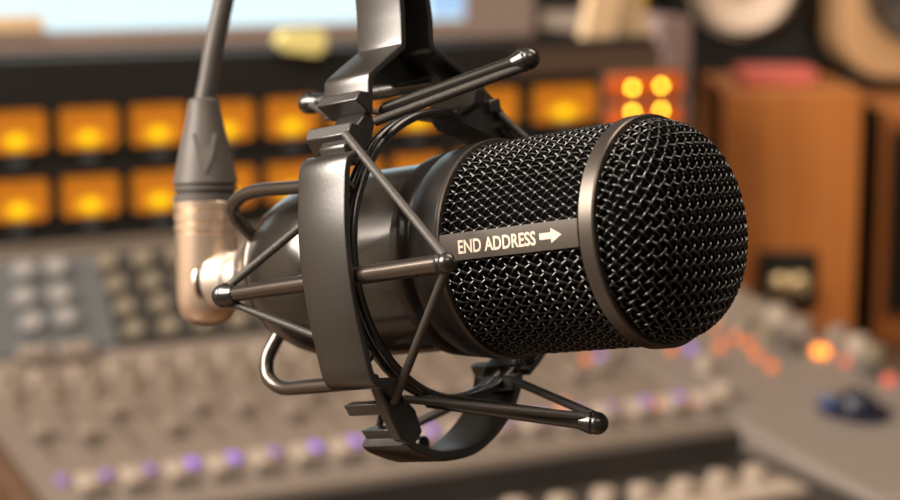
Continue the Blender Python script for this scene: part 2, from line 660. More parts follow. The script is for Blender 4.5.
c1 = clip([(136, 104), (150, 112), (152, 126), (132, 146), (112, 162), (98, 152), (112, 126)])
tab(c1, [(347.6, 133.5), (351, 121.5), (364, 126), (357, 149)], -324)
tab(c1, [(356, 99.5), (359.6, 90), (371, 92), (372, 115)], -320)
c2 = clip(px2([(376, 384), (393, 380), (402, 396), (414, 410), (421, 432), (412, 446), (400, 440), (388, 416)], -262), -273, -259)
tab(c2, [(386, 403.5), (392, 414.5), (399, 412), (396, 399)], -324)
tab(c2, [(405, 429), (411, 438.5), (419, 437), (416, 424)], -326)
c3 = clip(px2([(468, 92), (483, 90), (492, 99), (502, 112), (504, 128), (496, 142), (462, 126), (452, 112)], -262), -300, -258)
c4 = clip([(-92, -120), (-104, -128), (-92, -146), (-78, -158), (-62, -152), (-72, -130)])
tab(c3, [(490, 100), (500, 98), (502, 112), (491, 112)], -300, -250)
tab(c4, [(512, 376), (522, 372), (524, 386), (513, 390)], -300, -250)

# inner rings of the basket
for (a, R) in ((-268, 157), (-282, 156)):
    b = MB()
    tube(b, [cyl(a, R, 2 * PI * k / 120) for k in range(120)], 5.2 * U, 12, closed=True)
    b.build('inner_ring', M['post'], sm)

# posts with ball ends


def post(pa, pb, r0, r1, ra, rb, m, gus=None):
    A, B = L(*pa), L(*pb)
    b = MB()
    d = (B - A)
    n = 14
    tube(b, [A + d * (i / n) for i in range(n + 1)], [(r0 + (r1 - r0) * i / n) * U for i in range(n + 1)], 20)
    if gus:
        b2 = gus
    o = b.build('post', m, sm)
    for P, r in ((A, ra), (B, rb)):
        if r < 5: continue
        b = MB()
        ball(b, P, r * U, d, 1.0)
        # crimped groove where the cord sits
        lathe(b, [(-r * 1.5, r * 0.75), (-r * 0.5, r * 1.05), (r * 0.3, r * 0.75)],
              lambda a, rr, t, P=P, d=d: P + (d.normalized() * (a if P is B else -a) + d.orthogonal().normalized() * rr * cos(t) + d.normalized().cross(d.orthogonal().normalized()) * rr * sin(t)) * U, 20)
        b.build('ball_end', M['post'], o)
    return A, B, o


nA, nB, pn = post((-446, 178, -14), (-125, 178, -6), 8.5, 10, 13, 10.5, M['rod'])
# the top and bottom posts: a short one to the rear ball, a stout prong to the front ball
tA, _x, pt = post((-458, 0, 193), (-262, 0, 189), 9, 8, 12, 4, M['post'])
tP, tB, pt2 = post(inv(384, 110, a=-264), (-132, 0, 194.5), 7.5, 9, 6, 12, M['post'])
bA, _x, pb_ = post((-417, 0, -203), (-342, 0, -206), 9.5, 9.5, 12, 4, M['post'])
bP, bB, pb2_ = post(inv(428, 400, a=-268), (-100, 0, -190), 8.5, 8.5, 7, 12, M['post'])
fA, fB, pf_ = post((-449, -160, -5), (-140, -160, -5), 8, 9, 9, 9, M['post'])
# gussets tying the posts to the rings


def gusset(poly, n0, n1):
    b = MB()
    k = len(poly)
    vs = [L(a, n0, q) for a, q in poly] + [L(a, n1, q) for a, q in poly]
    b.add(vs, [list(range(k)), [k + i for i in range(k)]] + [[i, (i + 1) % k, k + (i + 1) % k, k + i] for i in range(k)])
    return b


gusset([(-300, 150), (-300, 192), (-236, 188), (-228, 176), (-232, 160), (-262, 150)], -44, -26).build('gusset', M['plastic'], sm, bevel=0.0008)
g = gusset([(-300, -4), (-300, -26), (-278, -26), (-278, -4)], 150, 178)
g.build('gusset', M['plastic'], sm)
g = gusset([(-300, -4), (-300, -16), (-278, -16), (-278, -4)], -166, -150)
g.build('gusset', M['plastic'], sm)

# bent rods that reach back round the tail
def loop(px, n):
    pts = [L(*inv(x, y, n=nn)) for (x, y), nn in zip(px, n)]
    return pts


b = MB()
p = loop([(338, 181), (300, 187), (262, 190), (244, 195), (234, 204), (234, 214), (240, 224), (256, 240)], [112, 108, 100, 98, 94, 88, 80, 62])
tube(b, smooth_path(p, 6), 7.5 * U, 14)
b.build('bent_rod', M['rod'], sm)
b = MB()
p = loop([(375, 381), (340, 384), (305, 387), (284, 388), (272, 382), (267, 372), (268, 356), (278, 336)], [108, 106, 104, 102, 100, 96, 90, 78])
tube(b, smooth_path(p, 6), 8 * U, 14)
b.build('bent_rod', M['rod'], sm)

# elastic cords


def cord(pts, r=4.7, n=10):
    b = MB()
    pts = [Vector(q) for q in pts]
    out = []
    for i in range(len(pts) - 1):
        for k in range(n):
            out.append(pts[i].lerp(pts[i + 1], k / n))
    out.append(pts[-1])
    tube(b, out, r * U, 12)
    b.build('elastic_cord', M['rubber'], sm)


hook_t = L(*inv(345, 134, a=-258)); hook_b = L(*inv(394, 402, a=-256))
cord([hook_t, nB + QW * 5 * U]); cord([nB - QW * 5 * U, hook_b])
cord([nA + QW * 5 * U, L(*inv(352, 184, n=140))], 4.6)
cord([nA - QW * 5 * U, L(*inv(372, 358, n=140))], 4.2)
cord([tB - QW * 7 * U + NW * 4 * U, L(*inv(374, 122, a=-258))], 5)
cord([tA, L(-300, 104, 150)], 4)
cord([tA, L(-300, -78, 148)], 4)
cord([bB + QW * 7 * U + NW * 4 * U, L(*inv(404, 399, a=-258))], 4.4)
cord([bB + QW * 5 * U - NW * 6 * U, L(*inv(513, 380, a=-250))], 4.8)
cord([bA, L(-300, 108, -160)], 4)
cord([bA, L(*inv(508, 380, a=-290))], 5.2)
cord([fB, L(*inv(497, 112, a=-258))], 4.8)
cord([fB, L(-258, -95, -130)], 4.3)
cord([fA, L(-290, -95, 128)], 4.3)
cord([fA, L(-290, -95, -128)], 4.3)

# ------------------------------------------------------------------ cable with angled connector
cab = thing('microphone_cable', L(-660, 0, -60),
            'grey microphone cable with champagne metal right-angle plug, hanging into the back of the microphone', 'cable')
AE = -668
cen = L(AE - 3, 0, 0) - UPV * 3 * U + RIGHT * 3.5 * U
Zc = UPV.copy()          # plug body stands along the picture's vertical, square to the view
Zc = (Zc - RIGHT * 0.02).normalized()
ex = Zc.orthogonal().normalized()
ey = Zc.cross(ex)
PXU = 0.000266 * (2401 - 2401 + 1900 + 434) / 1900   # size of one photo pixel at that depth


def vert(z, r, t):
    return cen + (Zc * z + ex * r * cos(t) + ey * r * sin(t)) * PXU


# elbow shell: from rounded foot to the top bands
b = MB()
prof = [(-39, 0.1), (-38.5, 10), (-36, 18), (-31, 24.5), (-23, 29), (-12, 31), (0, 31.5), (52, 31.5), (53, 30), (55, 30), (56, 32), (62, 32), (63, 30.3), (65, 30.3), (66, 32.3), (73, 32.3), (74, 30.8), (76, 30.8), (77, 32.5), (84, 32.5), (86, 31)]
lathe(b, prof, vert, 72)
b.build('plug_shell', M['gold'], cab, angle=30)
b = MB()
lathe(b, [(AE + 27, 24), (AE + 27, 34), (AE + 29, 35.5), (AE + 60, 35.5), (AE + 63, 33), (AE + 66, 31), (-562, 31)], cyl, 64)
b2 = MB()
lathe(b2, [(AE + 6, 20), (AE + 8, 33), (AE + 12, 36), (AE + 17, 37), (AE + 19, 36)], cyl, 64)
b2.build('shell_lip', M['gold'], cab, angle=40)
b2 = MB()
lathe(b2, [(AE + 18, 30), (AE + 18, 33), (AE + 28, 33), (AE + 28, 30)], cyl, 64)
tag(b2.build('gasket', M['collar'], cab, angle=40), 'dark rubber gasket')
tag(b.build('coupling_ring', M['silver'], cab, angle=30), 'bright metal coupling ring')
# boot
b = MB()
lathe(b, [(84, 29), (85, 32.5), (91, 32.5), (92, 29), (95, 29), (96, 32), (99, 32), (100, 30), (102, 30), (103, 32.5), (106, 32), (140, 25), (170, 18), (186, 15.5), (188, 13), (188, 9)], vert, 64)
for s_ in (-1, 1):
    pass
boot = b.build('boot', M['boot'], cab, angle=30)
# raised tongue on the boot
b = MB()
vs, fs = [], []
toCam = (CAM - cen); toCam = (toCam - Zc * toCam.dot(Zc)).normalized(); sd = Zc.cross(toCam)
tp = [(-15, 152), (15, 152), (9, 128), (0, 112), (-9, 128)]
def bootr(z): return 32 - (z - 106) * (7 / 34) if z < 140 else 25 - (z - 140) * 7 / 30
for off in (1.8, -2):
    for x, z in tp:
        R_ = bootr(z) + off
        vs.append(cen + (Zc * z + sd * x * 0.8 + toCam * math.sqrt(max(1, R_ * R_ - (x * .8) ** 2))) * PXU)
k = len(tp)
b.add(vs, [list(range(k)), [k + i for i in range(k)]] + [[i, (i + 1) % k, k + (i + 1) % k, k + i] for i in range(k)])
b.build('boot_tongue', M['boot'], boot)
# the cable itself, curving up out of the frame
P0 = vert(183, 0, 0)
pts = [P0]
for x, y, dz in ((208.5, 80, 0), (213, 53, 0), (218.5, 26, 0), (224, 0, 0), (230, -30, 0), (240, -75, 0), (262, -140, 0), (304, -220, 0)):
    dep = -(cen - CAM).dot(BACK)
    pts.append(cam2world(Vector(((x - 450) / FPX * dep, (250 - y) / FPX * dep, -dep))))
b = MB()
sp = smooth_path(pts, 8)
tube(b, sp, 10.2 * PXU, 20)
b.build('cable', M['cable'], cab)

# ------------------------------------------------------------------ the room's own axes: e along the console, f away, z up (from the camera)
EV = Vector((cos(YAW), sin(YAW), 0))
FV = Vector((-sin(YAW), cos(YAW), 0))


def B(e, f, z):
    return EV * e + FV * f + Vector((0, 0, CAMZ + z))


def ray(x, y):
    d = RIGHT * ((x - 450) / FPX) + UPV * ((250 - y) / FPX) - BACK
    return d.dot(EV), d.dot(FV), d.z


def on_f(x, y, f):
    r = ray(x, y); t = f / r[1]
    return (r[0] * t, f, r[2] * t)


FK, ZK, SL = 1.412, -0.3506, 0.08          # back edge of the fader surface and its slope
F0 = 1.48                                  # face of the meter bridge


def surf(e, f, h=0.0):
    return B(e, f, ZK + SL * (f - FK) + h)


def on_s(x, y):
    r = ray(x, y); t = (ZK - SL * FK) / (r[2] - SL * r[1])
    return (r[0] * t, r[1] * t)


def ebox(mb, e0, e1, f0, f1, z0, z1):
    hexa(mb, [B(e0, f0, z0), B(e1, f0, z0), B(e1, f1, z0), B(e0, f1, z0), B(e0, f0, z1), B(e1, f0, z1), B(e1, f1, z1), B(e0, f1, z1)])
    return mb


def sbox(mb, e0, e1, f0, f1, h0, h1):
    hexa(mb, [surf(e0, f0, h0), surf(e1, f0, h0), surf(e1, f1, h0), surf(e0, f1, h0), surf(e0, f0, h1), surf(e1, f0, h1), surf(e1, f1, h1), surf(e0, f1, h1)])
    return mb


def extrude_fz(mb, poly, e0, e1):
    k = len(poly)
    vs = [B(e0, f, z) for f, z in poly] + [B(e1, f, z) for f, z in poly]
    mb.add(vs, [list(range(k)), [k + i for i in range(k)]] + [[i, (i + 1) % k, k + (i + 1) % k, k + i] for i in range(k)])
    return mb


ZD = -0.455        # desk top
E0, EB, E1 = 0.280, 0.79, 0.985
con = thing('mixing_console', B(0.63, 1.3, ZD),
            'long beige studio mixing console with lit amber meters, behind and below the microphone', 'mixing console')
zf = lambda f: ZK + SL * (f - FK)
b = MB()
extrude_fz(b, [(FK, ZK), (FK, ZD), (1.1145, ZD), (1.1145, zf(1.1145) - .012), (1.118, zf(1.118))], E0, EB)
b.build('fader_bed', M['beige'], con, bevel=0.002)
b = MB()
extrude_fz(b, [(FK, ZK), (FK, ZD), (0.945, ZD), (0.945, zf(0.945) - .02), (0.955, zf(0.955))], EB, E1)
b.build('master_section', M['greyblock'], con, bevel=0.004)
b = MB(); ebox(b, E0, EB, 1.1095, 1.1143, ZD, zf(1.1145) - .006)
ebox(b, EB - .003, EB, 0.95, 1.1095, ZD, zf(0.95) - .004)
tag(b.build('front_panel', M['darkpad'], con), 'dark front panel under the faders')
b = MB()
extrude_fz(b, [(F0, ZK + .07), (F0, ZD), (1.10, ZD), (1.10, zf(1.10) + .004), (FK, ZK + .004)], E0 - .014, E0)
tag(b.build('side_cheek', M['darkwood'], con, bevel=.002), 'dark wooden side cheek')
# knob slope between faders and meters
KS = (ZK - (-0.2686)) / (FK - F0)
b = MB()
extrude_fz(b, [(FK, ZK), (F0, -0.2686), (F0 + .04, -0.2686), (F0 + .04, ZD), (FK, ZD)], E0, E1)
b.build('knob_slope', M['beige2'], con)


def slope(e, s, h):           # s 0..1 from lower to upper edge
    d = Vector((0, F0 - FK, -0.2686 - ZK))
    nr = Vector((0, -d.z, d.y)).normalized()
    p = Vector((e, FK, ZK)) + d * s + nr * h
    return B(*p)


def on_slope(x, y):
    r = ray(x, y)
    t = (ZK - KS * FK) / (r[2] - KS * r[1])
    return r[0] * t, (r[1] * t - FK) / (F0 - FK)


def slopebox(mb, e0, e1, s0, s1, h0, h1):
    hexa(mb, [slope(e0, s0, h0), slope(e1, s0, h0), slope(e1, s1, h0), slope(e0, s1, h0), slope(e0, s0, h1), slope(e1, s0, h1), slope(e1, s1, h1), slope(e0, s1, h1)])


def knob_on(fn, e, s, r, h, m, name, parent, unit):
    """fn(e, s, height); unit: metres per s."""
    b = MB()
    lathe(b, [(0, r), (h * 0.8, r * 0.92), (h * 0.95, r * 0.84), (h, r * 0.6)], lambda a, rr, t: fn(e + rr * cos(t), s + rr * sin(t) / unit, a), 20)
    return b.build(name, m, parent)


SLEN = math.hypot(F0 - FK, -0.2686 - ZK)
# left bank, blue grey
e0_, e1_ = 0.30, 0.413
b = MB(); slopebox(b, e0_, e1_, 0.10, 0.88, 0, 0.003)
tag(b.build('knob_panel', M['bluegrey'], con), 'blue grey knob panel')
for (x, y) in ((22, 275), (54, 272), (22, 302), (58, 299), (30, 327), (64, 322)):
    e, s = on_slope(x, y)
    tag(knob_on(slope, e, s, 0.0092, 0.012, M['paleblue'], 'rotary_knob', con, SLEN), 'pale grey rotary knob')
for (xa, xb, y) in ((18, 50, 360), (57, 93, 357)):
    ea, s = on_slope(xa, y); eb, _ = on_slope(xb, y)
    b = MB(); slopebox(b, ea, eb, s - 0.04, s + 0.08, 0, 0.008)
    tag(b.build('long_button', M['beige2'], con, bevel=0.002), 'long cream button')
# right bank, black with olive knobs, going on behind the microphone
b = MB(); slopebox(b, 0.414, 0.975, 0.10, 0.88, 0, 0.003)
tag(b.build('knob_panel', M['black'], con), 'black knob panel')
for k in range(19):
    e = 0.4165 + 0.0292 * k + 0.006
    for j in range(4):
        s = 0.20 + 0.195 * j
        tag(knob_on(slope, e + 0.0028 * (3 - j) - .004, s, 0.0082, 0.012, M['olive'], 'rotary_knob', con, SLEN), 'olive beige rotary knob')

# meter bridge
b = MB()
ebox(b, 0.25, 0.946, F0, F0 + 0.03, -0.2686, -0.1185)
bridge = b.build('meter_bridge', M['black'], con, bevel=0.002)
b = MB(); ebox(b, 0.25, 0.985, F0 - .006, F0 + .03, -0.2745, -0.2655)
b.build('trim_rail', M['beige2'], con)


def meter(e0, e1, z0, z1):
    b = MB()
    d = 0.004
    fr = 0.0022
    for q in ((e0 - fr, e1 + fr, z0 - fr, z0), (e0 - fr, e1 + fr, z1, z1 + fr), (e0 - fr, e0, z0, z1), (e1, e1 + fr, z0, z1)):
        ebox(b, q[0], q[1], F0 - d, F0, q[2], q[3])
    o = b.build('meter', M['black'], con)
    # rounded backlit face
    b = MB()
    rr = 0.006
    ring = []
    for cx, cz, a0 in ((e1 - rr, z1 - rr, 0), (e0 + rr, z1 - rr, 90), (e0 + rr, z0 + rr, 180), (e1 - rr, z0 + rr, 270)):
        for k in range(5):
            a = RAD(a0 + 22.5 * k)
            ring.append((cx + rr * cos(a), cz + rr * sin(a)))
    k = len(ring)
    # built in its own frame so the bulb glow follows the face
    me = bpy.data.meshes.new('meter_face')
    W = Vector(((e0 + e1) / 2, F0 - 0.002, (z0 + z1) / 2))
    vv = [(x - W.x, 0, z - W.z) for x, z in ring] + [(x - W.x, 0.002, z - W.z) for x, z in ring]
    me.from_pydata(vv, [], [list(range(k)), [k + i for i in range(k)][::-1]] + [[i, k + i, k + (i + 1) % k, (i + 1) % k] for i in range(k)])
    me.materials.append(M['vu'])
    fo = bpy.data.objects.new('meter_face', me)
    C.objects.link(fo)
    fo.parent = o
    wp = B(*W)
    fo.location = wp - WORLD_LOC[o.name]
    fo.rotation_euler = (0, 0, YAW)
    tag(fo, 'amber backlit meter face')
    b = MB()
    ec = (e0 + e1) / 2
    ebox(b, ec - 0.006, ec + 0.006, F0 - 0.004, F0, z0 - 0.0105, z0 - 0.004)
    tag(b.build('indicator', M['bluegrey'], con), 'small grey indicator under a meter')


for (z0, z1) in ((-0.1912, -0.1585), (-0.2457, -0.2130)):
    for k in range(-1, 6):
        meter(0.3878 + 0.058 * k, 0.3878 + 0.058 * k + 0.048, z0, z1)
    meter(0.738, 0.801, z0, z1)
    meter(0.815, 0.882, z0, z1)

# red lamp unit at the right end of the bridge
b = MB()
ebox(b, 0.8885, 0.974, F0 - .005, F0 + 0.003, -0.2495, -0.1475)
lu = b.build('lamp_unit', mat('lamp unit frame', (0.18, 0.12, 0.09), 0.4, 0.3), con)
for (z0, z1) in ((-0.1725, -0.152), (-0.2015, -0.181)):
    b = MB(); ebox(b, 0.891, 0.970, F0 - .008, F0 - .004, z0, z1)
    tag(b.build('lamp_strip', M['redpanel'], lu, bevel=0.0015), 'red glowing strip behind the yellow lamps')
for (x, y) in ((633, 88), (662, 86), (633, 112), (662, 110)):
    e, f, z = on_f(x, y, F0 - .010)
    b = MB()
    ball(b, B(e, F0 - .009, z), 0.0025, FV, 0.8, 10)
    tag(b.build('lamp', M['led'], lu), 'bright yellow round lamp')
# brown plate painting a reflection on the bridge's upper right
b = MB(); ebox(b, 0.80, 0.950, F0 - .003, F0, -0.149, -0.126)
tag(b.build('painted_reflection', M['brown'], con), 'dark brown strip painted as a reflection')

# ---- channel strips on the fader bed
for k in range(17):
    e = 0.3017 + 0.0296 * k
    # fader slot and cap
    b = MB(); sbox(b, e + .006, e + .009, 1.215, 1.315, -0.0005, 0.0008)
    b.build('fader_slot', M['slot'], con)
    fp = 1.225 + random.random() * 0.075
    b = MB(); sbox(b, e + .002, e + .013, fp, fp + .019, 0.001, 0.010)
    tag(b.build('fader_cap', M['beige2'], con, bevel=0.0015), 'beige fader cap')
    # lit key
    kind = 'violetdim' if k < 2 or k % 3 == 2 else 'purple'
    b = MB(); sbox(b, e - .0035, e + .0035, 1.170, 1.180, 0, 0.004)
    tag(b.build('lit_key', M[kind], con, bevel=0.001), 'violet lit key')
    # cream cap in front of it
    b = MB(); sbox(b, e + .006, e + .020, 1.147, 1.168, 0, 0.009)
    tag(b.build('cream_key', M['cream'], con, bevel=0.002), 'cream square key')
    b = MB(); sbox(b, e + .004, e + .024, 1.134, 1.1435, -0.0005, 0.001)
    b.build('painted_shadow', M['slot'], con)  # dark strip standing in for the shadow below the cream key
    # small knobs at the back of the strip
    for j, f in enumerate((1.335, 1.358, 1.382)):
        knob_on(surf, e + .008 + .004 * (j % 2), f, 0.0055, 0.009, M['cream' if j == 2 else 'beige2' if j else 'olive'], 'small_knob', con, 1.0)
for (x, y, m, nm, r) in ((586, 362, 'orange', 'orange lit key', .005), (600, 361, 'purple', 'violet lit key', .005), (672, 352, 'orange', 'orange lit key', .005), (690, 351, 'purple', 'violet lit key', .005),
                         (563, 408, 'orange', 'orange lit key', .005), (661, 407, 'orange', 'orange lit key', .006), (696, 403, 'orange', 'orange lit key', .006), (515, 370, 'violetdim', 'violet lit key', .005),
                         (720, 349, 'orange', 'orange lit key', .006), (735, 340, 'orange', 'orange lit key', .005), (748, 346, 'orange', 'orange lit key', .006), (757, 358, 'orange', 'orange lit key', .006),
                         (772, 369, 'orange', 'orange lit key', .006), (845, 364, 'red', 'dim red lit key', .005), (889, 383, 'red', 'red lit key', .007), (821, 354, 'orangehot', 'bright orange lit key', .0072), (715, 330, 'orange', 'orange lit key', .004)):
    e, f = on_s(x, y)
    b = MB()
    r *= .72 if m != 'orangehot' else 1
    lathe(b, [(0, r), (.004, r), (.0055, r * .8)], lambda a, rr, t: surf(e + rr * cos(t), f + rr * sin(t), a), 20)
    tag(b.build('lit_key', M[m], con), nm)
# knobs along the right-hand edge and across the back of the master section
for (x, y, r, m) in ((700, 290, .011, 'beige2'), (718, 300, .010, 'olive'), (738, 305, .012, 'beige2'), (757, 315, .011, 'olive'), (778, 322, .012, 'cream'), (800, 334, .012, 'beige2'), (838, 342, .010, 'beige2'),
                     (858, 352, .011, 'cream'), (873, 362, .010, 'olive'), (720, 318, .009, 'cream'), (742, 330, .010, 'beige2'), (765, 340, .009, 'olive'), (790, 352, .011, 'slot'), (870, 378, .009, 'slot'), (700, 318, .008, 'olive'), (705, 372, .007, 'cream'), (722, 401, .009, 'cream')):
    e, f = on_s(x, y)
    knob_on(surf, e, f, r, .014, M[m], 'side_knob', con, 1.0)
# jog control: dark navy wheel in a recess with blue keys beside it
ec, fc = on_s(854, 412)
b = MB()
lathe(b, [(0, .026), (.003, .026), (.004, .024), (.0042, .014)], lambda a, rr, t: surf(ec + rr * cos(t), fc + rr * 1.15 * sin(t), a), 40)
jog = tag(b.build('jog_base', M['navy'], con), 'dark navy jog wheel surround')
b = MB()
lathe(b, [(.003, .015), (.009, .0145), (.013, .012), (.015, .008)], lambda a, rr, t: surf(ec + .003 + rr * cos(t), fc + .001 + rr * sin(t), a), 32)
tag(b.build('jog_wheel', M['navy'], jog), 'dark jog wheel')
b = MB(); sbox(b, ec - .021, ec - .014, fc + .002, fc + .016, .004, .010)
tag(b.build('jog_key', M['bluegloss'], jog, bevel=.001), 'blue key')
# dark ledge in front of the console with a strip of cream knobs
b = MB(); ebox(b, E0, EB - .003, 0.985, 1.1095, ZD, -0.402)
led = tag(b.build('front_ledge', M['darkpad'], con, bevel=.003), 'dark ledge below the faders')
b = MB(); ebox(b, 0.665, EB - .004, 1.020, 1.066, -0.402, -0.397)
tag(b.build('front_strip', M['cream'], led, bevel=.002), 'pale strip in front of the knobs')
for (x, y) in ((515, 503), (560, 499), (604, 492), (641, 488), (683, 483), (719, 475), (755, 469)):
    r = ray(x, y + 11); t = -0.397 / r[2]
    e, f = r[0] * t, r[1] * t
    knob_on(lambda a, b_, h: B(a, b_, -0.402 + h), e, f, .0094, .015, M['cream'], 'ledge_knob', con, 1.0)

# ------------------------------------------------------------------ desk, floor, walls, ceiling
desk = thing('desk', B(0.75, 1.5, -CAMZ), 'dark brown wooden desk carrying the mixing console and loudspeakers', 'desk')
b = MB(); ebox(b, -0.1, 2.0, 0.93, 2.45, ZD - .035, ZD)
b.build('desk_top', M['desk'], desk, bevel=.003)
for e in (0.0, 1.9):
    b = MB(); ebox(b, e, e + .05, 1.0, 2.4, -CAMZ, ZD - .035)
    b.build('leg_panel', M['desk'], desk)
b = MB(); ebox(b, -3.0, 4.0, -2.5, 3.2, -CAMZ - .05, -CAMZ)
tag(b.build('floor', M['floor']), kind='structure')
b = MB(); ebox(b, -3.0, 4.0, 3.2, 3.3, -CAMZ, 1.6)
tag(b.build('wall_back', M['wall']), kind='structure')
b = MB(); ebox(b, -3.0, 4.0, -2.5, 3.2, 1.6, 1.7)
tag(b.build('ceiling', M['ceil']), kind='structure')
b = MB()
hexa(b, [Vector(p) for p in ((-2.5, -2.4, 0), (-2.4, -2.4, 0), (-2.4, 1.7, 0), (-2.5, 1.7, 0), (-2.5, -2.4, 2.8), (-2.4, -2.4, 2.8), (-2.4, 1.7, 2.8), (-2.5, 1.7, 2.8))])
tag(b.build('wall_left', mat('warm wall paint', (0.70, 0.58, 0.46), 0.8, noise=0.03, nscale=8)), kind='structure')

# ------------------------------------------------------------------ monitor behind the bridge
FM = 1.72
eR = on_f(534, 20, FM)[0]
eS = on_f(466, 10, FM)[0]
zS = on_f(200, 27, FM)[2]
zB = on_f(200, 46, FM)[2]
EL = -0.15
mon = thing('computer_monitor', B(0.45, FM + .05, ZD), 'wide lit computer monitor behind the meter bridge at upper left', 'monitor')
b = MB()
ZT = zS + 0.36
for q in ((EL, eR, zB, zS), (EL, eR, ZT, ZT + .03), (EL, EL + .03, zS, ZT), (eS, eR, zS, ZT)):
    ebox(b, q[0], q[1], FM, FM + .03, q[2], q[3])
ebox(b, EL, eR, FM + .012, FM + .04, zB, ZT + .03)
b.build('bezel', M['bezel'], mon)
b = MB(); ebox(b, EL + .03, eS, FM + .006, FM + .011, zS, ZT)
b.build('screen', M['screen'], mon)
eW = on_f(432, 12, FM)[0]
b = MB(); ebox(b, eW, eS, FM + .004, FM + .006, zS + .003, ZT)
tag(b.build('window_panel', M['screenside'], mon), 'bluer panel at the right side of the screen')
b = MB(); ebox(b, 0.40, 0.48, FM + .05, FM + .08, ZD + .012, zB + .06)
b.build('stand_neck', M['black'], mon)
b = MB(); ebox(b, 0.30, 0.58, FM - .06, FM + .16, ZD, ZD + .012)
b.build('stand_foot', M['black'], mon, bevel=.003)

# tan note stuck over the lower left corner of the screen
a_ = on_f(-60, 15, FM); c_ = on_f(43, 15, FM)
zt = on_f(20, 15, FM)[2]; zl = on_f(20, 33, FM)[2]
b = MB(); ebox(b, a_[0], c_[0], FM - .004, FM - .0005, zl, zt)
tag(b.build('sticky_note', M['tancard'], bevel=.001), 'tan note stuck over the lower left corner of the monitor screen', 'note')
# yellow note folded over the bridge edge
bx = [(277, 42), (286, 31), (325, 30), (328, 47), (318, 56), (287, 52)]
b = MB()
P3 = [on_f(x, y, F0 + .100) for x, y in bx]
FN = F0 - .0125
P3 = [on_f(x, y, FN) for x, y in bx]
zlow = min(p[2] for p in P3)
vs = [B(*p) for p in P3] + [B(p[0], FN + .012, p[2]) for p in P3]
k = len(vs) // 2
b.add(vs, [list(range(k)), [k + i for i in range(k)]] + [[i, (i + 1) % k, k + (i + 1) % k, k + i] for i in range(k)])
tag(b.build('sticky_pad', M['note'], bevel=.001), 'pale yellow wedge-shaped pad on the meter bridge under the monitor', 'note pad')

# ------------------------------------------------------------------ shelf behind the bridge on the right, and what stands on it
sh = thing('shelf', B(0.98, 1.70, ZD), 'grey shelf with mauve upright beside the wooden loudspeaker', 'shelf')
fs_ = 1.62
l_ = on_f(500, 28, fs_); r_ = on_f(690, 28, fs_)
zt = on_f(600, 17, fs_)[2]; zb = on_f(600, 34, fs_)[2]
pe0 = on_f(663, 20, fs_)[0]; pe1 = on_f(690, 20, fs_)[0]
b = MB(); ebox(b, eR + .012, pe0, fs_, fs_ + .14, zb, zt)
b.build('shelf_board', M['shelfgrey'], sh, bevel=.002)
pe0 = on_f(664, 40, F0 + .043)[0]; pe1 = on_f(691, 40, F0 + .043)[0]; pz_ = on_f(676, 17, F0 + .043)[2]
b = MB(); ebox(b, pe0 + .001, pe1, F0 + .043, F0 + .16, ZD, pz_)
tag(b.build('upright', M['mauve'], sh, bevel=.002), 'mauve grey upright')
b = MB(); ebox(b, eR + .012, eR + .03, fs_ + .12, fs_ + .14, ZD, zb)
b.build('rear_leg', M['shelfgrey'], sh)
# a tan card folded like a tent and a mustard box, both standing on the meter bridge
ZBR = -0.1185
ft = F0 + .004
tent = thing('tent_card', B(0.90, ft, ZBR), 'tan folded card standing like a tent on the meter bridge, left of the mustard box', 'card')
for (x0, x1, xt0, xt1, f) in ((584, 613, 600, 634, ft), (623, 653, 596, 626, ft + .013)):
    yb = 34
    e0, _f, z0 = on_f(x0, yb, f); e1 = on_f(x1, yb, f)[0]
    t0 = on_f(xt0, -45, f); t1 = on_f(xt1, -45, f)
    b = MB()
    pts = [(e0, ZBR), (e1, ZBR), (t1[0], t1[2]), (t0[0], t0[2])]
    vs = [B(e, f, z) for e, z in pts] + [B(e, f + .012, z) for e, z in pts]
    b.add(vs, [[0, 1, 2, 3], [7, 6, 5, 4]] + [[i, (i + 1) % 4, 4 + (i + 1) % 4, 4 + i] for i in range(4)])
    b.build('panel', M['tancard'], tent, bevel=.001)
e0 = on_f(640, 30, ft + .03)[0]; e1 = on_f(663, 30, ft + .03)[0]
b = MB(); ebox(b, e0, min(e1, .955), ft + .0265, ft + .0385, ZBR, ZBR + .075)
tag(b.build('storage_box', M['yellow'], bevel=.002), 'mustard yellow box on the right end of the meter bridge, behind the tan card', 'box')

# ------------------------------------------------------------------ loudspeakers (square to the picture)


def W(x, y, dep):
    return cam2world(Vector(((x - 450) / FPX * dep, (250 - y) / FPX * dep, -dep)))


def upright_box(mb, x0, x1, ytop, ybot, Y, depth, rot=0.0, zbot=None, ztop=None):
    """box whose front face is at world Y; x in photo pixels."""
    def at(x, y):
        d = RIGHT * ((x - 450) / FPX) + UPV * ((250 - y) / FPX) - BACK
        return d * (Y / d.y)
    X0 = at(x0, (ytop + ybot) / 2).x; X1 = at(x1, (ytop + ybot) / 2).x
    Z1 = (CAM + at(x0, ytop)).z if ztop is None else ztop
    Z0 = (CAM + at(x0, ybot)).z if zbot is None else zbot
    hexa(mb, [Vector((X0, Y, Z0)), Vector((X1, Y, Z0)), Vector((X1, Y + depth, Z0)), Vector((X0, Y + depth, Z0)),
              Vector((X0, Y, Z1)), Vector((X1, Y, Z1)), Vector((X1, Y + depth, Z1)), Vector((X0, Y + depth, Z1))])
    return X0, X1, Z0, Z1


def atY(x, y, Y):
    d = RIGHT * ((x - 450) / FPX) + UPV * ((250 - y) / FPX) - BACK
    return CAM + d * (Y / d.y)


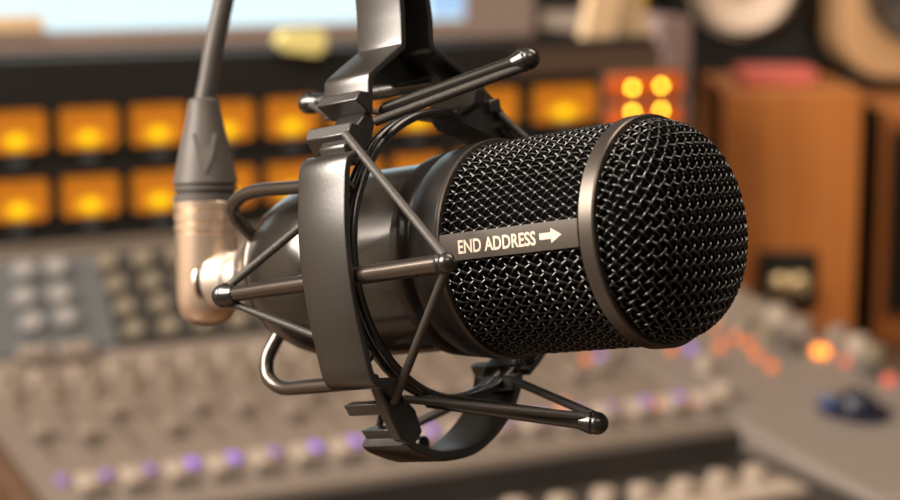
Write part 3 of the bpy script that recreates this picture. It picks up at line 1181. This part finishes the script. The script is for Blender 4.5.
ZDW = CAMZ + ZD
YS = 1.86
sp_t = thing('loudspeaker', atY(790, 330, YS + .1) * 1.0, 'orange-brown wooden loudspeaker with black terminal plate, seen from behind', 'loudspeaker')
b = MB()
X0, X1, Z0, Z1 = upright_box(b, 720, 859, 90, 329, YS, 0.19, zbot=ZDW)
sp_t.location = Vector(((X0 + X1) / 2, YS + .1, ZDW)); WORLD_LOC[sp_t.name] = sp_t.location.copy()
b.build('cabinet', M['wood'], sp_t, bevel=.003)
pa = atY(757, 251, YS); pb2 = atY(815, 309, YS)
b = MB()
hexa(b, [Vector((x, y, z)) for z in (pb2.z, pa.z) for x, y in ((pa.x, YS - .004), (pb2.x, YS - .004), (pb2.x, YS + .002), (pa.x, YS + .002))])
tp_ = b.build('terminal_plate', M['black'], sp_t, bevel=.001)
for x in (778, 797):
    c = atY(x, 282, YS)
    b = MB()
    lathe(b, [(0, .0105), (.010, .0105), (.014, .010), (.016, .007)], lambda a, r, t: Vector((c.x + r * cos(t), YS - .004 - a, c.z + r * sin(t))), 24)
    tag(b.build('terminal', M['brass'], tp_), 'brass terminal')
# book on its top
b = MB()
pa = atY(748, 70, YS + .02); pb2 = atY(824, 70, YS + .02)
hexa(b, [Vector((x, y, z)) for z in (Z1 + .0005, Z1 + .0155) for x, y in ((pa.x, YS + .05), (pb2.x, YS + .05), (pb2.x, YS + .115), (pa.x, YS + .115))])
bk = b.build('book', M['pink'], bevel=.002)
tag(bk, 'coral red book lying on top of the wooden loudspeaker', 'book')

# second wooden speaker, cut by the frame
YS2 = 1.95
b = MB()
sp2_t = thing('loudspeaker', (0, 0, 0), 'wooden loudspeaker with dark front at the right edge of the picture', 'loudspeaker')
X0, X1, Z0, Z1b = upright_box(b, 877, 1010, 108, 330, YS2, 0.165, zbot=ZDW)
sp2_t.location = Vector(((X0 + X1) / 2, YS2 + .1, ZDW)); WORLD_LOC[sp2_t.name] = sp2_t.location.copy()
b.build('cabinet', M['wood'], sp2_t, bevel=.003)
b = MB()
pa = atY(893, 130, YS2); pb2 = atY(990, 312, YS2)
hexa(b, [Vector((x, y, z)) for z in (pb2.z, pa.z) for x, y in ((pa.x, YS2 - .006), (pb2.x, YS2 - .006), (pb2.x, YS2 + .002), (pa.x, YS2 + .002))])
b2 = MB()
hexa(b2, [Vector((x, y, z)) for z in (ZDW + .002, Z1b - .002) for x, y in ((X0 - .004, YS2 + .002), (X0, YS2 + .002), (X0, YS2 + .163), (X0 - .004, YS2 + .163))])  # thin black sheet paints the shade on the wooden cabinet's left side
tag(b2.build('side_shade', M['black'], sp2_t), 'side shade painted black')
tag(b.build('grille_cloth', M['black'], sp2_t, bevel=.002), 'black grille cloth')

# big black monitor with a pale cone, further back on a dark stand
YB = 2.20


def stand(x0, x1, Y, ztop, lab):
    b = MB()
    upright_box(b, x0, x1, 100, 200, Y + .02, 0.2, zbot=ZDW, ztop=ztop)
    tag(b.build('speaker_stand', M['black'], bevel=.003), lab, 'stand')


t1 = thing('loudspeaker', (0, 0, 0), 'black loudspeaker with a large pale cone, above the red book', 'loudspeaker')
b = MB()
X0, X1, Z0, Z1c = upright_box(b, 672, 806, -150, 78, YB, 0.24)
t1.location = Vector(((X0 + X1) / 2, YB + .1, Z0)); WORLD_LOC[t1.name] = t1.location.copy()
b.build('cabinet', M['black'], t1, bevel=.004)
stand(680, 812, YB, Z0, 'dark stand under the black loudspeaker, behind the wooden one')


def driver(parent, x, y, rpx, Y, mcone, mring, ring_w=0.1):
    c = atY(x, y, Y)
    r = rpx / FPX * -((c - CAM).dot(BACK))
    b = MB()
    lathe(b, [(0.006, r), (-.004, r), (-.010, r * .97), (-.010, r * .93), (-.002, r * .86), (0.0, r * .82)], lambda a, rr, t: Vector((c.x + rr * cos(t), Y + a, c.z + rr * sin(t))), 48, False, False)
    o = b.build('surround', mring, parent)
    b = MB()
    prof = [(0.0, r * .84), (.012, r * .6), (.022, r * .34), (.024, r * .30), (.018, r * .24), (.012, r * .12), (.010, 0.0001)]
    lathe(b, [(a - .026, q) for a, q in prof], lambda a, rr, t: Vector((c.x + rr * cos(t), Y + a, c.z + rr * sin(t))), 48, False, False)
    b.build('cone', mcone, o)


driver(t1, 742, -16, 54, YB - .002, M['cone'], M['cone'])

YT = 2.12
t2 = thing('loudspeaker', (0, 0, 0), 'tan rounded loudspeaker with dark grey cone at the upper right corner', 'loudspeaker')
# rounded tan cabinet
pa = atY(846, -120, YT); pb2 = atY(980, 80, YT)
b = MB()
rr = 0.055
x0, x1, z0, z1 = pa.x, pb2.x, pb2.z, pa.z
ring = []
for cx, cz, a0 in ((x1 - rr, z1 - rr, 0), (x0 + rr, z1 - rr, 90), (x0 + rr, z0 + rr, 180), (x1 - rr, z0 + rr, 270)):
    for k in range(9):
        a = RAD(a0 + 11.25 * k)
        ring.append((cx + rr * cos(a), cz + rr * sin(a)))
k = len(ring)
b.add([Vector((x, YT, z)) for x, z in ring] + [Vector((x, YT + .2, z)) for x, z in ring],
      [list(range(k)), [k + i for i in range(k)]] + [[i, (i + 1) % k, k + (i + 1) % k, k + i] for i in range(k)])
t2.location = Vector(((x0 + x1) / 2, YT + .1, z0)); WORLD_LOC[t2.name] = t2.location.copy()
b.build('cabinet', M['tan'], t2, bevel=.006, segs=3)
driver(t2, 917, -10, 53, YT - .002, M['greycone'], M['greycone'])
stand(842, 975, YT, z0, 'dark stand under the tan loudspeaker, behind the right wooden one')

# ------------------------------------------------------------------ light
w = bpy.data.worlds.new('studio_air')
S.world = w
w.use_nodes = True
nt = w.node_tree
bg = nt.nodes['Background']
bg.inputs['Color'].default_value = (1.0, 0.86, 0.72, 1)
bg.inputs['Strength'].default_value = 0.10


def area(name, loc, target, sx, sy, power, col):
    ld = bpy.data.lights.new(name, 'AREA')
    ld.shape = 'RECTANGLE'
    ld.size, ld.size_y = sx, sy
    ld.energy = power
    ld.color = col
    o = bpy.data.objects.new(name, ld)
    C.objects.link(o)
    o.location = loc
    o.rotation_euler = (Vector(target) - Vector(loc)).to_track_quat('-Z', 'Y').to_euler()
    return o


MICP = L(-150, 0, 0)
area('left_soft_light', (-1.75, 0.0, 2.36), MICP, 1.4, 1.2, 150, (1.0, 0.885, 0.77))  # broad warm light from the upper left, its source unseen
area('ceiling_lamp', (0.7, 0.9, 1.6 + CAMZ - .25), (0.7, 1.2, 0.8), 1.2, 0.8, 22, (1.0, 0.83, 0.66))
area('ceiling_lamp_front', (0.3, -0.7, 2.6), MICP, 0.9, 0.6, 10, (1.0, 0.86, 0.72))

S.view_settings.view_transform = 'Standard'
S.view_settings.look = 'None'
S.view_settings.gamma = 1
S.view_settings.use_curve_mapping = False
S.view_settings.exposure = 0.12
for o in S.objects:
    if o.parent is None and o.get('category') == 'loudspeaker':
        o['group'] = 'loudspeakers at the right'
    if o.parent is None and o.get('category') == 'stand':
        o['group'] = 'stands under the rear loudspeakers'
